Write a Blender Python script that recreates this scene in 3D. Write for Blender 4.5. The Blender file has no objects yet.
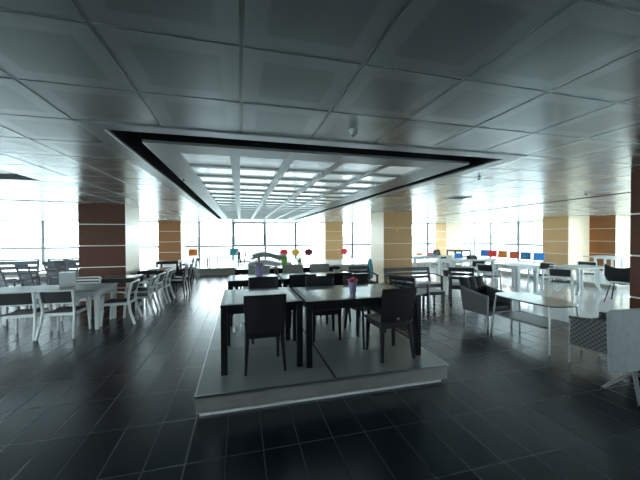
import bpy, bmesh, math, random
from mathutils import Vector, Matrix
random.seed(7)
S = bpy.context.scene
COL = S.collection
PI = math.pi
R = math.radians
CEIL = 2.44

# ------------------------------------------------------------------ materials
def nt(name):
    m = bpy.data.materials.new(name); m.use_nodes = True
    n = m.node_tree; n.nodes.clear()
    out = n.nodes.new('ShaderNodeOutputMaterial')
    b = n.nodes.new('ShaderNodeBsdfPrincipled')
    n.links.new(b.outputs[0], out.inputs[0])
    return m, n, b, out

def mth(n, op, a, b=None, c=None):
    x = n.nodes.new('ShaderNodeMath'); x.operation = op
    for i, v in enumerate((a, b, c)):
        if v is None: continue
        if isinstance(v, (int, float)): x.inputs[i].default_value = v
        else: n.links.new(v, x.inputs[i])
    return x.outputs[0]

def mixc(n, f, a, b):
    x = n.nodes.new('ShaderNodeMix'); x.data_type = 'RGBA'
    for i, v in ((0, f), (6, a), (7, b)):
        if isinstance(v, (int, float)): x.inputs[i].default_value = v
        elif isinstance(v, tuple): x.inputs[i].default_value = (*v, 1)
        else: n.links.new(v, x.inputs[i])
    return x.outputs[2]

def noise(n, scale, detail=3, vec=None, stretch=None):
    t = n.nodes.new('ShaderNodeTexNoise'); t.inputs['Scale'].default_value = scale; t.inputs['Detail'].default_value = detail
    if vec is None:
        vec = n.nodes.new('ShaderNodeTexCoord').outputs['Object']
    if stretch:
        mp = n.nodes.new('ShaderNodeMapping'); mp.inputs['Scale'].default_value = stretch
        n.links.new(vec, mp.inputs[0]); vec = mp.outputs[0]
    n.links.new(vec, t.inputs['Vector'])
    return t.outputs['Fac']

def bump(n, b, h, strength=.3, dist=.002):
    x = n.nodes.new('ShaderNodeBump'); x.inputs['Strength'].default_value = strength; x.inputs['Distance'].default_value = dist
    n.links.new(h, x.inputs['Height']); n.links.new(x.outputs[0], b.inputs['Normal'])

def mat(name, col, rough=.5, metal=0., var=.12, nscale=20, bmp=0., spec=.5, stretch=None, emit=0.):
    m, n, b, _ = nt(name)
    f = noise(n, nscale, stretch=stretch)
    c2 = tuple(min(1, v*(1-var)) for v in col); c1 = tuple(min(1, v*(1+var)) for v in col)
    n.links.new(mixc(n, f, c2, c1), b.inputs['Base Color'])
    b.inputs['Roughness'].default_value = rough; b.inputs['Metallic'].default_value = metal
    b.inputs['Specular IOR Level'].default_value = spec
    if emit:
        b.inputs['Emission Color'].default_value = (*col, 1); b.inputs['Emission Strength'].default_value = emit
    if bmp: bump(n, b, f, bmp)
    return m

def weave(name, col, dark, pitch=.012, rough=.5, metal=0.):
    """basket-like weave from crossed sine bands"""
    m, n, b, _ = nt(name)
    tc = n.nodes.new('ShaderNodeTexCoord'); s = n.nodes.new('ShaderNodeSeparateXYZ')
    n.links.new(tc.outputs['Object'], s.inputs[0])
    k = PI/pitch
    u = mth(n, 'ADD', s.outputs[0], s.outputs[1])
    a = mth(n, 'SINE', mth(n, 'MULTIPLY', u, k)); c = mth(n, 'SINE', mth(n, 'MULTIPLY', s.outputs[2], k))
    h = mth(n, 'MULTIPLY_ADD', mth(n, 'MULTIPLY', a, c), .5, .5)
    n.links.new(mixc(n, h, dark, col), b.inputs['Base Color'])
    b.inputs['Roughness'].default_value = rough; b.inputs['Metallic'].default_value = metal
    bump(n, b, h, .6, .004)
    return m

def wood(name, c1, c2, rough=.5):
    m, n, b, _ = nt(name)
    f = noise(n, 5, 6, stretch=(1, 1, 9))
    g = noise(n, 40, 3, stretch=(.3, .3, 6))
    n.links.new(mixc(n, mth(n, 'MULTIPLY_ADD', g, .35, mth(n, 'MULTIPLY', f, .65)), c1, c2), b.inputs['Base Color'])
    b.inputs['Roughness'].default_value = rough; b.inputs['Specular IOR Level'].default_value = .25
    return m

M = {}
M['black_plastic'] = mat('black_plastic', (.007,.008,.009), .42, bmp=.05, spec=.35)
M['black_weave'] = weave('black_weave', (.006,.0065,.0075), (.002,.002,.003), .011, .6)
M['black_frame'] = mat('black_frame', (.006,.007,.008), .35, spec=.35)
M['charcoal'] = mat('charcoal_slats', (.022,.030,.040), .4)
M['slate'] = mat('slate_grey', (.13,.15,.17), .4)
M['white_paint'] = mat('white_paint', (.74,.78,.77), .38, var=.04)
M['pale_grey'] = mat('pale_grey', (.45,.47,.46), .45, var=.06)
M['grey_beige'] = mat('grey_beige', (.24,.25,.22), .55, var=.08)
M['black_mesh'] = weave('black_mesh', (.03,.032,.036), (.008,.008,.01), .008, .6)
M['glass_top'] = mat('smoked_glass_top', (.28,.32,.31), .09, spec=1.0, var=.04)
M['glass_pale'] = mat('glare_pale_glass_top', (.58,.62,.61), .1, spec=1.0, var=.04)  # window reflections on the glass are put into this pale colour
M['alu'] = mat('brushed_aluminium', (.52,.54,.54), .3, 1., nscale=8, stretch=(1,30,30))
M['alu_frame'] = mat('aluminium_frame', (.32,.34,.35), .38, .7)
M['steel'] = mat('stainless_fascia', (.62,.63,.57), .33, .75, nscale=3, stretch=(1.2,1,.4), var=.22)
M['deck'] = mat('grey_deck_panel', (.29,.315,.305), .24, nscale=3, var=.08, spec=.6)
M['seam'] = mat('dark_seam', (.01,.01,.01), .6)
M['white_trim'] = mat('white_trim', (.7,.73,.72), .4, var=.03)
M['wicker'] = weave('grey_wicker', (.30,.31,.31), (.03,.032,.035), .026, .5)
M['wicker_dark'] = weave('charcoal_wicker', (.19,.20,.20), (.02,.02,.022), .03, .5)
M['cushion'] = mat('black_cushion', (.018,.02,.024), .7, bmp=.25, nscale=120)
M['wood_dark'] = wood('dark_brown_veneer', (.065,.020,.009), (.13,.045,.020))  # backlit shade of the left pillar front is put into this brown
M['wood_tan'] = wood('oak_veneer', (.48,.28,.115), (.62,.39,.18))
M['wood_mid'] = wood('cherry_veneer', (.20,.085,.03), (.31,.14,.055))
M['cream'] = mat('cream_veneer', (.78,.64,.44), .3, var=.05, nscale=3)
M['strip'] = mat('steel_strip', (.8,.78,.70), .45, .2)
M['frame'] = mat('window_frame', (.16,.17,.17), .7, 0., spec=.2)
M['slot'] = mat('black_slot', (.008,.009,.01), .7)
M['purple'] = mat('lilac_plastic', (.30,.24,.45), .45)
M['pink'] = mat('pink_petals', (.62,.09,.16), .6, var=.35, nscale=60)
M['green'] = mat('lime_plastic', (.22,.5,.08), .4)
M['leaf'] = mat('leaf_green', (.13,.32,.07), .5, var=.3)
M['orange'] = mat('orange_plastic', (.85,.26,.04), .4, var=.05)
M['red'] = mat('red_plastic', (.8,.06,.06), .4, var=.05)
M['yellow'] = mat('yellow_plastic', (.85,.55,.1), .4, var=.05)
M['maroon'] = mat('maroon_plastic', (.22,.03,.06), .4, var=.05)
M['blue'] = mat('blue_plastic', (.05,.22,.62), .4, var=.05)
M['lightblue'] = mat('light_blue_plastic', (.06,.32,.85), .4, var=.05)
M['coral'] = mat('coral_plastic', (.85,.17,.06), .4, var=.05)
M['turquoise'] = mat('turquoise_plastic', (.04,.38,.42), .4, var=.05)
M['brown'] = mat('brown_leather', (.12,.07,.05), .5)
M['amber'] = mat('amber_paper', (.75,.42,.12), .7)
M['curb'] = mat('step_riser', (.42,.40,.33), .4, nscale=4)
M['step_top'] = mat('pale_step_tile', (.8,.83,.84), .22, nscale=3, var=.05)
M['wall'] = mat('painted_wall', (.30,.31,.31), .8, nscale=3)
M['silver_panel'] = mat('scuffed_grey_laminate', (.30,.345,.34), .5, nscale=14, var=.22)
M['hill'] = mat('hazy_hill', (.40,.46,.34), .9, nscale=.05, var=.2)
M['ground'] = mat('pale_terrace', (.42,.43,.38), .8, nscale=.5)
M['building'] = mat('pale_render', (.5,.48,.45), .8)
M['shade_window'] = mat('far_window', (.2,.22,.25), .4)
M['lens'] = mat('smoked_dome', (.02,.02,.02), .1)

def floor_mat(name, base, alt, grout, px, py, x0, y0, r0, r1, spec=.5, gw=.006):
    m, n, b, _ = nt(name)
    tc = n.nodes.new('ShaderNodeTexCoord'); s = n.nodes.new('ShaderNodeSeparateXYZ')
    n.links.new(tc.outputs['Object'], s.inputs[0])
    u = mth(n, 'DIVIDE', mth(n, 'SUBTRACT', s.outputs[0], x0), px)
    v = mth(n, 'DIVIDE', mth(n, 'SUBTRACT', s.outputs[1], y0), py)
    fu = mth(n, 'FRACT', u); fv = mth(n, 'FRACT', v)
    du = mth(n, 'MULTIPLY', mth(n, 'MINIMUM', fu, mth(n, 'SUBTRACT', 1, fu)), px)
    dv = mth(n, 'MULTIPLY', mth(n, 'MINIMUM', fv, mth(n, 'SUBTRACT', 1, fv)), py)
    d = mth(n, 'MINIMUM', du, dv)
    g = mth(n, 'LESS_THAN', d, gw/2)
    cb = n.nodes.new('ShaderNodeCombineXYZ')
    n.links.new(mth(n, 'FLOOR', u), cb.inputs[0]); n.links.new(mth(n, 'FLOOR', v), cb.inputs[1])
    wn = n.nodes.new('ShaderNodeTexWhiteNoise'); wn.noise_dimensions = '2D'; n.links.new(cb.outputs[0], wn.inputs['Vector'])
    ns = noise(n, 9, 6)
    f = mth(n, 'MULTIPLY', wn.outputs['Value'], .8)
    n.links.new(mixc(n, g, mixc(n, f, base, alt), grout), b.inputs['Base Color'])
    rg = mth(n, 'MULTIPLY_ADD', wn.outputs['Value'], r1-r0, r0)
    n.links.new(mth(n, 'MAXIMUM', rg, mth(n, 'MULTIPLY', g, .36)), b.inputs['Roughness'])
    b.inputs['Specular IOR Level'].default_value = spec
    hh = mth(n, 'MULTIPLY_ADD', mth(n, 'MINIMUM', mth(n, 'DIVIDE', d, .008), 1), 1., 0)
    bump(n, b, hh, .4, .002)
    return m
M['floor_dark'] = floor_mat('black_floor_tiles', (.004,.009,.016), (.007,.015,.025), (.022,.032,.042), .2785, .575, 1.83, 2.34, .24, .245, .7, gw=.011)
M['floor_white'] = floor_mat('white_floor_tiles', (.74,.77,.78), (.82,.85,.86), (.5,.52,.53), .557, .575, 1.83, 2.34, .10, .14, .8)

def ceil_mat():
    m, n, b, _ = nt('perforated_metal_ceiling')
    tc = n.nodes.new('ShaderNodeTexCoord'); s = n.nodes.new('ShaderNodeSeparateXYZ')
    n.links.new(tc.outputs['Object'], s.inputs[0])
    p = .5525
    u = mth(n, 'DIVIDE', mth(n, 'SUBTRACT', s.outputs[0], .01), p); v = mth(n, 'DIVIDE', mth(n, 'SUBTRACT', s.outputs[1], 1.877), p)
    fu = mth(n, 'FRACT', u); fv = mth(n, 'FRACT', v)
    d = mth(n, 'MINIMUM', mth(n, 'MINIMUM', fu, mth(n, 'SUBTRACT', 1, fu)), mth(n, 'MINIMUM', fv, mth(n, 'SUBTRACT', 1, fv)))
    inner = n.nodes.new('ShaderNodeMapRange'); inner.inputs[1].default_value = .16; inner.inputs[2].default_value = .19
    n.links.new(d, inner.inputs[0])
    cb = n.nodes.new('ShaderNodeCombineXYZ')
    n.links.new(mth(n, 'FLOOR', u), cb.inputs[0]); n.links.new(mth(n, 'FLOOR', v), cb.inputs[1])
    wn = n.nodes.new('ShaderNodeTexWhiteNoise'); wn.noise_dimensions = '2D'; n.links.new(cb.outputs[0], wn.inputs['Vector'])
    # perforation dots
    k = PI/.008
    dots = mth(n, 'MULTIPLY', mth(n, 'SINE', mth(n, 'MULTIPLY', s.outputs[0], k)), mth(n, 'SINE', mth(n, 'MULTIPLY', s.outputs[1], k)))
    dd = mth(n, 'GREATER_THAN', mth(n, 'ABSOLUTE', dots), .5)
    cc = mixc(n, wn.outputs['Value'], (.70,.75,.75), (.78,.83,.82))
    cc = mixc(n, mth(n, 'MULTIPLY', inner.outputs[0], .38), cc, (.36,.39,.40))
    cc = mixc(n, mth(n, 'MULTIPLY', dd, .12), cc, (.05,.055,.06))
    n.links.new(cc, b.inputs['Base Color'])
    b.inputs['Metallic'].default_value = .6
    n.links.new(mth(n, 'MULTIPLY_ADD', wn.outputs['Value'], .06, .23), b.inputs['Roughness'])
    return m
M['ceiling'] = ceil_mat()
M['tbar'] = mat('ceiling_t_bar', (.42,.45,.45), .35, .6, var=.03)
M['bulk'] = mat('ceiling_border', (.55,.58,.58), .35, .5, var=.04)
M['beam'] = mat('coffer_beam', (.42,.45,.44), .4, .4, var=.04)
M['diffuser'] = mat('light_diffuser', (.55,.68,.70), .12, .35, var=.03, emit=.25)  # faint glow stands in for bright reflections on the ceiling panels

def glass():
    m = bpy.data.materials.new('window_glass'); m.use_nodes = True; n = m.node_tree; n.nodes.clear()
    out = n.nodes.new('ShaderNodeOutputMaterial'); t = n.nodes.new('ShaderNodeBsdfTransparent'); g = n.nodes.new('ShaderNodeBsdfGlossy')
    t.inputs[0].default_value = (.95,.97,.96,1); g.inputs['Roughness'].default_value = .02
    fc = n.nodes.new('ShaderNodeLayerWeight').outputs['Facing']
    fr = mth(n, 'MULTIPLY_ADD', mth(n, 'POWER', fc, 5.), .9, .03)
    mx = n.nodes.new('ShaderNodeMixShader'); n.links.new(fr, mx.inputs[0]); n.links.new(t.outputs[0], mx.inputs[1]); n.links.new(g.outputs[0], mx.inputs[2])
    n.links.new(mx.outputs[0], out.inputs[0])
    return m
M['glass'] = glass()

# ------------------------------------------------------------------ mesh builder
class MB:
    def __init__(s): s.v = []; s.f = []
    def add(s, vs, fs):
        k = len(s.v); s.v += [tuple(v) for v in vs]; s.f += [tuple(i+k for i in f) for f in fs]; return s
    def box(s, x, y, z, sx, sy, sz, rot=None):
        """box by centre and full size"""
        vs = [Vector((a*sx/2, b*sy/2, c*sz/2)) for a in (-1,1) for b in (-1,1) for c in (-1,1)]
        if rot: vs = [rot @ v for v in vs]
        c = Vector((x, y, z))
        return s.add([v+c for v in vs], [(0,1,3,2),(4,6,7,5),(0,4,5,1),(2,3,7,6),(0,2,6,4),(1,5,7,3)])
    def slab(s, x0, x1, y0, y1, z0, z1): return s.box((x0+x1)/2, (y0+y1)/2, (z0+z1)/2, x1-x0, y1-y0, z1-z0)
    def bar(s, p, q, w, d, w2=None, d2=None, up=(0,1,0)):
        """tapering beam from p to q; w is across, d is along 'up'"""
        p, q = Vector(p), Vector(q); a = (q-p).normalized(); u = Vector(up)
        x = a.cross(u)
        if x.length < 1e-4: u = Vector((1,0,0)); x = a.cross(u)
        x.normalize(); y = x.cross(a).normalized()
        w2 = w if w2 is None else w2; d2 = d if d2 is None else d2
        vs = [p+x*i*w/2+y*j*d/2 for i, j in ((-1,-1),(1,-1),(1,1),(-1,1))] + [q+x*i*w2/2+y*j*d2/2 for i, j in ((-1,-1),(1,-1),(1,1),(-1,1))]
        return s.add(vs, [(3,2,1,0),(4,5,6,7),(0,1,5,4),(1,2,6,5),(2,3,7,6),(3,0,4,7)])
    def path(s, pts, w, d, side=(1,0,0)):
        """flat band of width w (along side) and thickness d following pts"""
        pts = [Vector(p) for p in pts]; X = Vector(side).normalized(); rings = []
        for i, p in enumerate(pts):
            t = (pts[min(i+1, len(pts)-1)] - pts[max(i-1, 0)]).normalized(); y = t.cross(X).normalized()
            rings.append([p+X*a*w/2+y*b*d/2 for a, b in ((-1,-1),(1,-1),(1,1),(-1,1))])
        vs = [v for r in rings for v in r]; fs = [(3,2,1,0)]
        n = len(pts)
        for i in range(n-1):
            for j in range(4): fs.append((i*4+j, i*4+(j+1)%4, (i+1)*4+(j+1)%4, (i+1)*4+j))
        fs.append(tuple((n-1)*4+j for j in range(4)))
        return s.add(vs, fs)
    def tube(s, pts, r, n=8, r2=None):
        pts = [Vector(p) for p in pts]; r2 = r if r2 is None else r2; vs = []; fs = []
        ref = Vector((0,0,1))
        for i, p in enumerate(pts):
            t = (pts[min(i+1, len(pts)-1)] - pts[max(i-1, 0)]).normalized()
            x = t.cross(ref)
            if x.length < .15: x = t.cross(Vector((1,0,0)))
            x.normalize(); y = x.cross(t).normalized(); rr = r+(r2-r)*i/max(1, len(pts)-1)
            vs += [p+x*math.cos(2*PI*k/n)*rr+y*math.sin(2*PI*k/n)*rr for k in range(n)]
        for i in range(len(pts)-1):
            for k in range(n): fs.append((i*n+k, i*n+(k+1)%n, (i+1)*n+(k+1)%n, (i+1)*n+k))
        fs.append(tuple(range(n))[::-1]); fs.append(tuple((len(pts)-1)*n+k for k in range(n)))
        return s.add(vs, fs)
    def lathe(s, prof, c=(0,0,0), n=24):
        vs = []; fs = []
        for r, z in prof: vs += [(c[0]+r*math.cos(2*PI*k/n), c[1]+r*math.sin(2*PI*k/n), c[2]+z) for k in range(n)]
        for i in range(len(prof)-1):
            for k in range(n): fs.append((i*n+k, i*n+(k+1)%n, (i+1)*n+(k+1)%n, (i+1)*n+k))
        fs.append(tuple(range(n))[::-1]); fs.append(tuple((len(prof)-1)*n+k for k in range(n)))
        return s.add(vs, fs)
    def prism(s, poly, z0, z1):
        n = len(poly)
        return s.add([(x,y,z0) for x, y in poly]+[(x,y,z1) for x, y in poly],
                     [tuple(range(n))[::-1], tuple(range(n, 2*n))]+[(i,(i+1)%n,n+(i+1)%n,n+i) for i in range(n)])
    def sheet(s, fn, nu, nv, th):
        """curved panel fn(u,v)->point with thickness th along its normal"""
        P = [[Vector(fn(i/nu, j/nv)) for j in range(nv+1)] for i in range(nu+1)]
        N = [[None]*(nv+1) for _ in range(nu+1)]
        for i in range(nu+1):
            for j in range(nv+1):
                a = P[min(i+1,nu)][j]-P[max(i-1,0)][j]; b = P[i][min(j+1,nv)]-P[i][max(j-1,0)]
                N[i][j] = a.cross(b).normalized()
        f1 = [P[i][j]+N[i][j]*th/2 for i in range(nu+1) for j in range(nv+1)]
        f2 = [P[i][j]-N[i][j]*th/2 for i in range(nu+1) for j in range(nv+1)]
        K = len(f1); W = nv+1; fs = []
        for i in range(nu):
            for j in range(nv):
                a, b, c, d = i*W+j, (i+1)*W+j, (i+1)*W+j+1, i*W+j+1
                fs += [(a,b,c,d), (K+d,K+c,K+b,K+a)]
        for i in range(nu):
            for j, fl in ((0,0),(nv,1)):
                a, b = i*W+j, (i+1)*W+j
                fs.append((a,K+a,K+b,b) if not fl else (b,K+b,K+a,a))
        for j in range(nv):
            for i, fl in ((0,1),(nu,0)):
                a, b = i*W+j, i*W+j+1
                fs.append((a,K+a,K+b,b) if not fl else (b,K+b,K+a,a))
        return s.add(f1+f2, fs)
    def ball(s, c, rx, ry, rz, n=12, m=8, wob=0.):
        vs = []; fs = []
        for i in range(m+1):
            t = PI*i/m
            for k in range(n):
                p = 2*PI*k/n; w = 1+random.uniform(-wob, wob)
                vs.append((c[0]+rx*w*math.sin(t)*math.cos(p), c[1]+ry*w*math.sin(t)*math.sin(p), c[2]+rz*w*math.cos(t)))
        for i in range(m):
            for k in range(n): fs.append((i*n+k, (i+1)*n+k, (i+1)*n+(k+1)%n, i*n+(k+1)%n))
        return s.add(vs, fs)
    def build(s, name, m, parent=None, bevel=0., smooth=False):
        me = bpy.data.meshes.new(name); me.from_pydata(s.v, [], s.f)
        bm = bmesh.new(); bm.from_mesh(me); bmesh.ops.remove_doubles(bm, verts=bm.verts, dist=1e-6)
        bmesh.ops.recalc_face_normals(bm, faces=bm.faces); bm.to_mesh(me); bm.free()
        me.materials.append(M[m] if isinstance(m, str) else m)
        o = bpy.data.objects.new(name, me); COL.objects.link(o)
        if parent is not None: o.parent = parent
        if smooth:
            for p in me.polygons: p.use_smooth = True
            me.set_sharp_from_angle(angle=R(40))
        if bevel:
            b = o.modifiers.new('bevel', 'BEVEL'); b.width = bevel; b.segments = 2; b.limit_method = 'ANGLE'; b.angle_limit = R(40)
        return o

def tag(o, label=None, cat=None, group=None, kind=None):
    if label: o['label'] = label
    if cat: o['category'] = cat
    if group: o['group'] = group
    if kind: o['kind'] = kind
    return o
def thing(name, loc=(0,0,0), rz=0.):
    o = bpy.data.objects.new(name, None); o.empty_display_size = .1; COL.objects.link(o)
    o.location = loc; o.rotation_euler = (0,0,rz); return o
def copy_tree(o, parent=None):
    c = o.copy(); COL.objects.link(c)
    if parent is not None: c.parent = parent
    for ch in list(o.children): copy_tree(ch, c)
    return c
USED = set()
SCALES = {'dining_chair': .955, 'dining_armchair': .965, 'garden_armchair': .95, 'plastic_chair': .92, 'garden_sofa': 1, 'sun_lounger': 1}
def place(proto, x, y, z, deg, label, cat, group=None, sc=None):
    o = proto if proto.name not in USED else copy_tree(proto)
    USED.add(proto.name); USED.add(o.name)
    o.location = (x, y, z); o.rotation_euler = (0,0,R(deg))
    if sc is None: sc = SCALES.get(proto.name.split('.')[0], 1)
    o.scale = (sc,)*3 if isinstance(sc, (int, float)) else sc
    if 'group' in o and not group: del o['group']
    return tag(o, label, cat, group)

# ------------------------------------------------------------------ camera
cam = bpy.data.cameras.new('camera'); co = bpy.data.objects.new('camera', cam); COL.objects.link(co)
cam.sensor_width = 36; cam.lens = 303.1/640*36; cam.clip_start = .05; cam.clip_end = 2000
yaw, pitch, roll = R(14.68), -math.atan(4/303.1), R(.223)
co.location = (0, 0, 1.64)
co.rotation_mode = 'XYZ'
rot = Matrix.Rotation(-yaw, 4, 'Z') @ Matrix.Rotation(PI/2+pitch, 4, 'X') @ Matrix.Rotation(-roll, 4, 'Z')
co.rotation_euler = rot.to_euler('XYZ')
S.camera = co

# ------------------------------------------------------------------ setting
X0, X1, Y0, Y1 = -11.5, 15.6, -3.5, 17.6
XW = 5.5                                        # white tiles begin here
tag(MB().slab(X0, XW, Y0, Y1, -.1, 0).build('floor', 'floor_dark'), kind='structure')
tag(MB().slab(XW, X1+.15, Y0, Y1, -.1, 0).build('floor', 'floor_white'), kind='structure')
# raised window steps
st = MB().slab(X0+.02, X1-4.92, 13.55, Y1-.03, 0, .27).build('trim_1', 'curb'); tag(st, kind='structure')
tag(MB().slab(X0+.02, X1-4.94, 13.50, Y1-.03, .27, .30).build('trim_2', 'step_top'), kind='structure')
tag(MB().slab(10.7, X1-.03, 6.4, Y1-.03, 0, .13).build('trim_3', 'curb'), kind='structure')
tag(MB().slab(10.66, X1-.03, 6.36, Y1-.03, .13, .15).build('trim_4', 'step_top'), kind='structure')

# ceiling tiles: each tile an inset slab with light T-bars between; the coffer is left open
PT = .5525; CX0 = .01; CY0 = 1.877
cx0, cx1, cy0, cy1 = CX0-2*PT, CX0+5*PT, CY0+1*PT, CY0+23*PT     # coffer outline
tiles = MB(); bars = MB()
i0, i1 = math.floor((X0-CX0)/PT), math.ceil((X1-CX0)/PT); j0, j1 = math.floor((Y0-CY0)/PT), math.ceil((Y1-CY0)/PT)
for i in range(i0, i1):
    for j in range(j0, j1):
        xa, xb, ya, yb = CX0+i*PT, CX0+(i+1)*PT, CY0+j*PT, CY0+(j+1)*PT
        if -2 <= i < 5 and 1 <= j < 23: continue
        xa, xb, ya, yb = max(xa, X0), min(xb, X1), max(ya, Y0), min(yb, Y1)
        if xb-xa < .05 or yb-ya < .05: continue
        g = .010; zz = [CEIL+random.uniform(-.0012, .0012) for _ in range(4)]
        a, b, c, d = (xa+g, ya+g, zz[0]), (xb-g, ya+g, zz[1]), (xb-g, yb-g, zz[2]), (xa+g, yb-g, zz[3])
        e = .012
        low = [a, b, c, d]; up = [(x, y, CEIL+e) for x, y, _ in low]
        tiles.add(low+up, [(3,2,1,0), (0,1,5,4), (1,2,6,5), (2,3,7,6), (3,0,4,7)])
tag(tiles.build('ceiling', 'ceiling'), kind='structure')
for i in range(i0, i1+1):
    x = CX0+i*PT
    for ya, yb in (((Y0, cy0), (cy1, Y1)) if cx0+.01 < x < cx1-.01 else ((Y0, Y1),)): bars.slab(x-.011, x+.011, ya, yb, CEIL+.004, CEIL+.014)
for j in range(j0, j1+1):
    y = CY0+j*PT
    for xa, xb in (((X0, cx0), (cx1, X1)) if cy0+.01 < y < cy1-.01 else ((X0, X1),)): bars.slab(xa, xb, y-.011, y+.011, CEIL+.0045, CEIL+.0145)
tag(bars.build('ceiling', 'tbar'), kind='structure')
cap = MB().slab(X0, X1, Y0, Y1, CEIL+.45, CEIL+.5).slab(X0, cx0, Y0, Y1, CEIL+.02, CEIL+.05).slab(cx1, X1, Y0, Y1, CEIL+.02, CEIL+.05)
cap.slab(cx0, cx1, Y0, cy0, CEIL+.02, CEIL+.05).slab(cx0, cx1, cy1, Y1, CEIL+.02, CEIL+.05)
tag(cap.build('ceiling', 'slot'), kind='structure')
# border of the coffer
def ring(x0, x1, y0, y1, w, z0, z1, wx=None):
    wx = wx or w
    m = MB(); m.slab(x0, x1, y0, y0+w, z0, z1).slab(x0, x1, y1-w, y1, z0, z1).slab(x0, x0+wx, y0+w, y1-w, z0, z1).slab(x1-wx, x1, y0+w, y1-w, z0, z1); return m
tag(ring(cx0, cx1, cy0, cy1, .13, CEIL-.012, CEIL+.02).build('trim_5', 'bulk', bevel=.004), kind='structure')
tag(ring(cx0+.11, cx1-.11, cy0+.11, cy1-.11, .02, CEIL, CEIL+.2).build('trim_6', 'slot'), kind='structure')
tag(ring(cx0+.11, cx1-.11, cy0+.11, cy1-.11, .26, CEIL+.18, CEIL+.2).build('trim_7', 'slot'), kind='structure')
# inner field
ix0, ix1, iy0, iy1 = cx0+.31, cx1-.31, cy0+.44, cy1-.35
inner = MB(); pw = .452; pp = .5515; rows = 18
px_ = [-.55+pp*k for k in range(5)]; ry0 = 3.17; rp = .607
xs = [ix0]; 
for x in px_: xs += [x, x+pw]
xs.append(ix1)
ys = [iy0]
for r in range(rows): ys += [ry0+rp*r, ry0+rp*r+.50]
ys.append(iy1)
for a in range(0, len(xs), 2): inner.slab(xs[a], xs[a+1], iy0, iy1, CEIL-.004, CEIL+.06)
for a in range(1, len(xs)-1, 2):
    for b in range(0, len(ys), 2): inner.slab(xs[a], xs[a+1], ys[b], ys[b+1], CEIL, CEIL+.055)
tag(inner.build('trim_8', 'beam', bevel=.003), kind='structure')
tag(ring(ix0-.012, ix1+.012, iy0-.012, iy1+.012, .012, CEIL-.006, CEIL+.02).build('trim_9', 'bulk'), kind='structure')
pan0 = None
for r in range(rows):
    for c in range(5):
        if pan0 is None:
            pan0 = MB().box(0, 0, 0, pw+.01, .51, .012).build('ceiling_light_panel', 'diffuser', bevel=.003); o = pan0
        else: o = pan0.copy(); COL.objects.link(o)
        o.location = (px_[c]+pw/2, ry0+rp*r+.25, CEIL+.028)
        tag(o, 'pale glossy light panel set in the sunken ceiling grid above the tables', 'light panel', 'light panels in the sunken ceiling grid')
tag(ring(ix0-.010, ix1+.010, iy0-.010, iy1+.010, .009, CEIL+.02, CEIL+.19).build('trim_10', 'slot'), kind='structure')
# dark slots in the plain ceiling
tag(MB().slab(-5.4, -2.75, 4.72, 5.12, CEIL-.006, CEIL+.004).build('ceiling_vent', 'slot'), 'long dark vent opening in the ceiling at the far left', 'vent')
vt = thing('ceiling_vent', (4.45, 5.45, CEIL-.004)); tag(vt, 'small square ceiling vent right of the sunken light panels', 'vent')
ring(-.2, .2, -.17, .17, .03, -.01, .002).build('frame', 'alu_frame', vt)
MB().box(0, 0, .001, .36, .30, .004).build('grille', 'seam', vt)
tag(MB().bar((7.0, 3.0, CEIL-.004), (8.15, 15.0, CEIL-.004), .05, .01, up=(0,0,1)).build('ceiling_track', 'slot'), 'thin dark line track running across the right of the ceiling', 'track')
tag(MB().bar((-9.0, 7.3, CEIL-.004), (-3.6, 8.2, CEIL-.004), .05, .01, up=(0,0,1)).build('ceiling_track', 'slot'), 'thin dark line track across the ceiling left of the dark brown pillar', 'track')

# windows: one object per bay
wn = [0]
def window(p, q, z0, zt=2.41, zm=1.1, sash=False):
    """glazed bay from p to q (2D); frame with two panes"""
    wn[0] += 1
    p, q = Vector(p).to_3d(), Vector(q).to_3d(); d = q-p; L = d.length; ang = math.atan2(d.y, d.x)
    o = bpy.data.objects.new('w', None)
    m = MB(); f = .06
    m.slab(0, f, -.03, .03, z0, zt).slab(L-f, L, -.03, .03, z0, zt).slab(f, L-f, -.03, .03, z0, z0+.04).slab(f, L-f, -.03, .03, zt-.03, zt).slab(f, L-f, -.03, .03, zm-.045, zm+.045)
    if sash:
        for (a, b, c, e) in ((f, f+.045, zm+.02, zt-.03), (L-f-.045, L-f, zm+.02, zt-.03), (f, L-f, zm+.02, zm+.065), (f, L-f, zt-.075, zt-.03)): m.slab(a, b, -.045, .02, c, e)
        m.box(L/2, -.055, zm+.06, .1, .03, .02)
    fr = m.build('window_%d' % wn[0], 'frame', None); fr.location = (p.x, p.y, 0); fr.rotation_euler = (0,0,ang)
    tag(fr, kind='structure')
    MB().slab(f-.002, L-f+.002, -.004, .004, z0+.035, zm-.04).build('pane', 'glass', fr)
    MB().slab(f-.002, L-f+.002, -.004, .004, zm+.04, zt-.025).build('pane', 'glass', fr)
    bpy.data.objects.remove(o)
k = -6
x = -.41+1.77*k
xa = X0+.02
while xa < X1-.2:
    xb = min(x+1.77 if xa > X0+.1 else x+1.77, X1-.03)
    nb = -.41+1.77*(k+1)
    if nb-xa < .3: k += 1; nb = -.41+1.77*(k+1)
    xb = min(nb, X1-.02)
    window((xa, Y1), (xb, Y1), .28 if xa < 10 else .15, sash=(abs(xa+.41) < .05))
    xa = xb; k += 1
yy = [17.55, 16.1, 14.1, 12.2, 10.3, 8.5, 6.7, 4.9, 3.1, 1.3, -.5]
for a, b in zip(yy[:-1], yy[1:]): window((X1, a), (X1, b), .15 if a > 6.4 else .02)
yl = [-3.3, -1., 1.3, 3.6, 5.9, 8.2, 10.5, 12.8, 15.1, 17.5]
for a, b in zip(yl[:-1], yl[1:]): window((X0, a), (X0, b), .3 if a > 12.9 else .3)  # unseen left bays, glazed along the whole wall as added fill light
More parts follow.
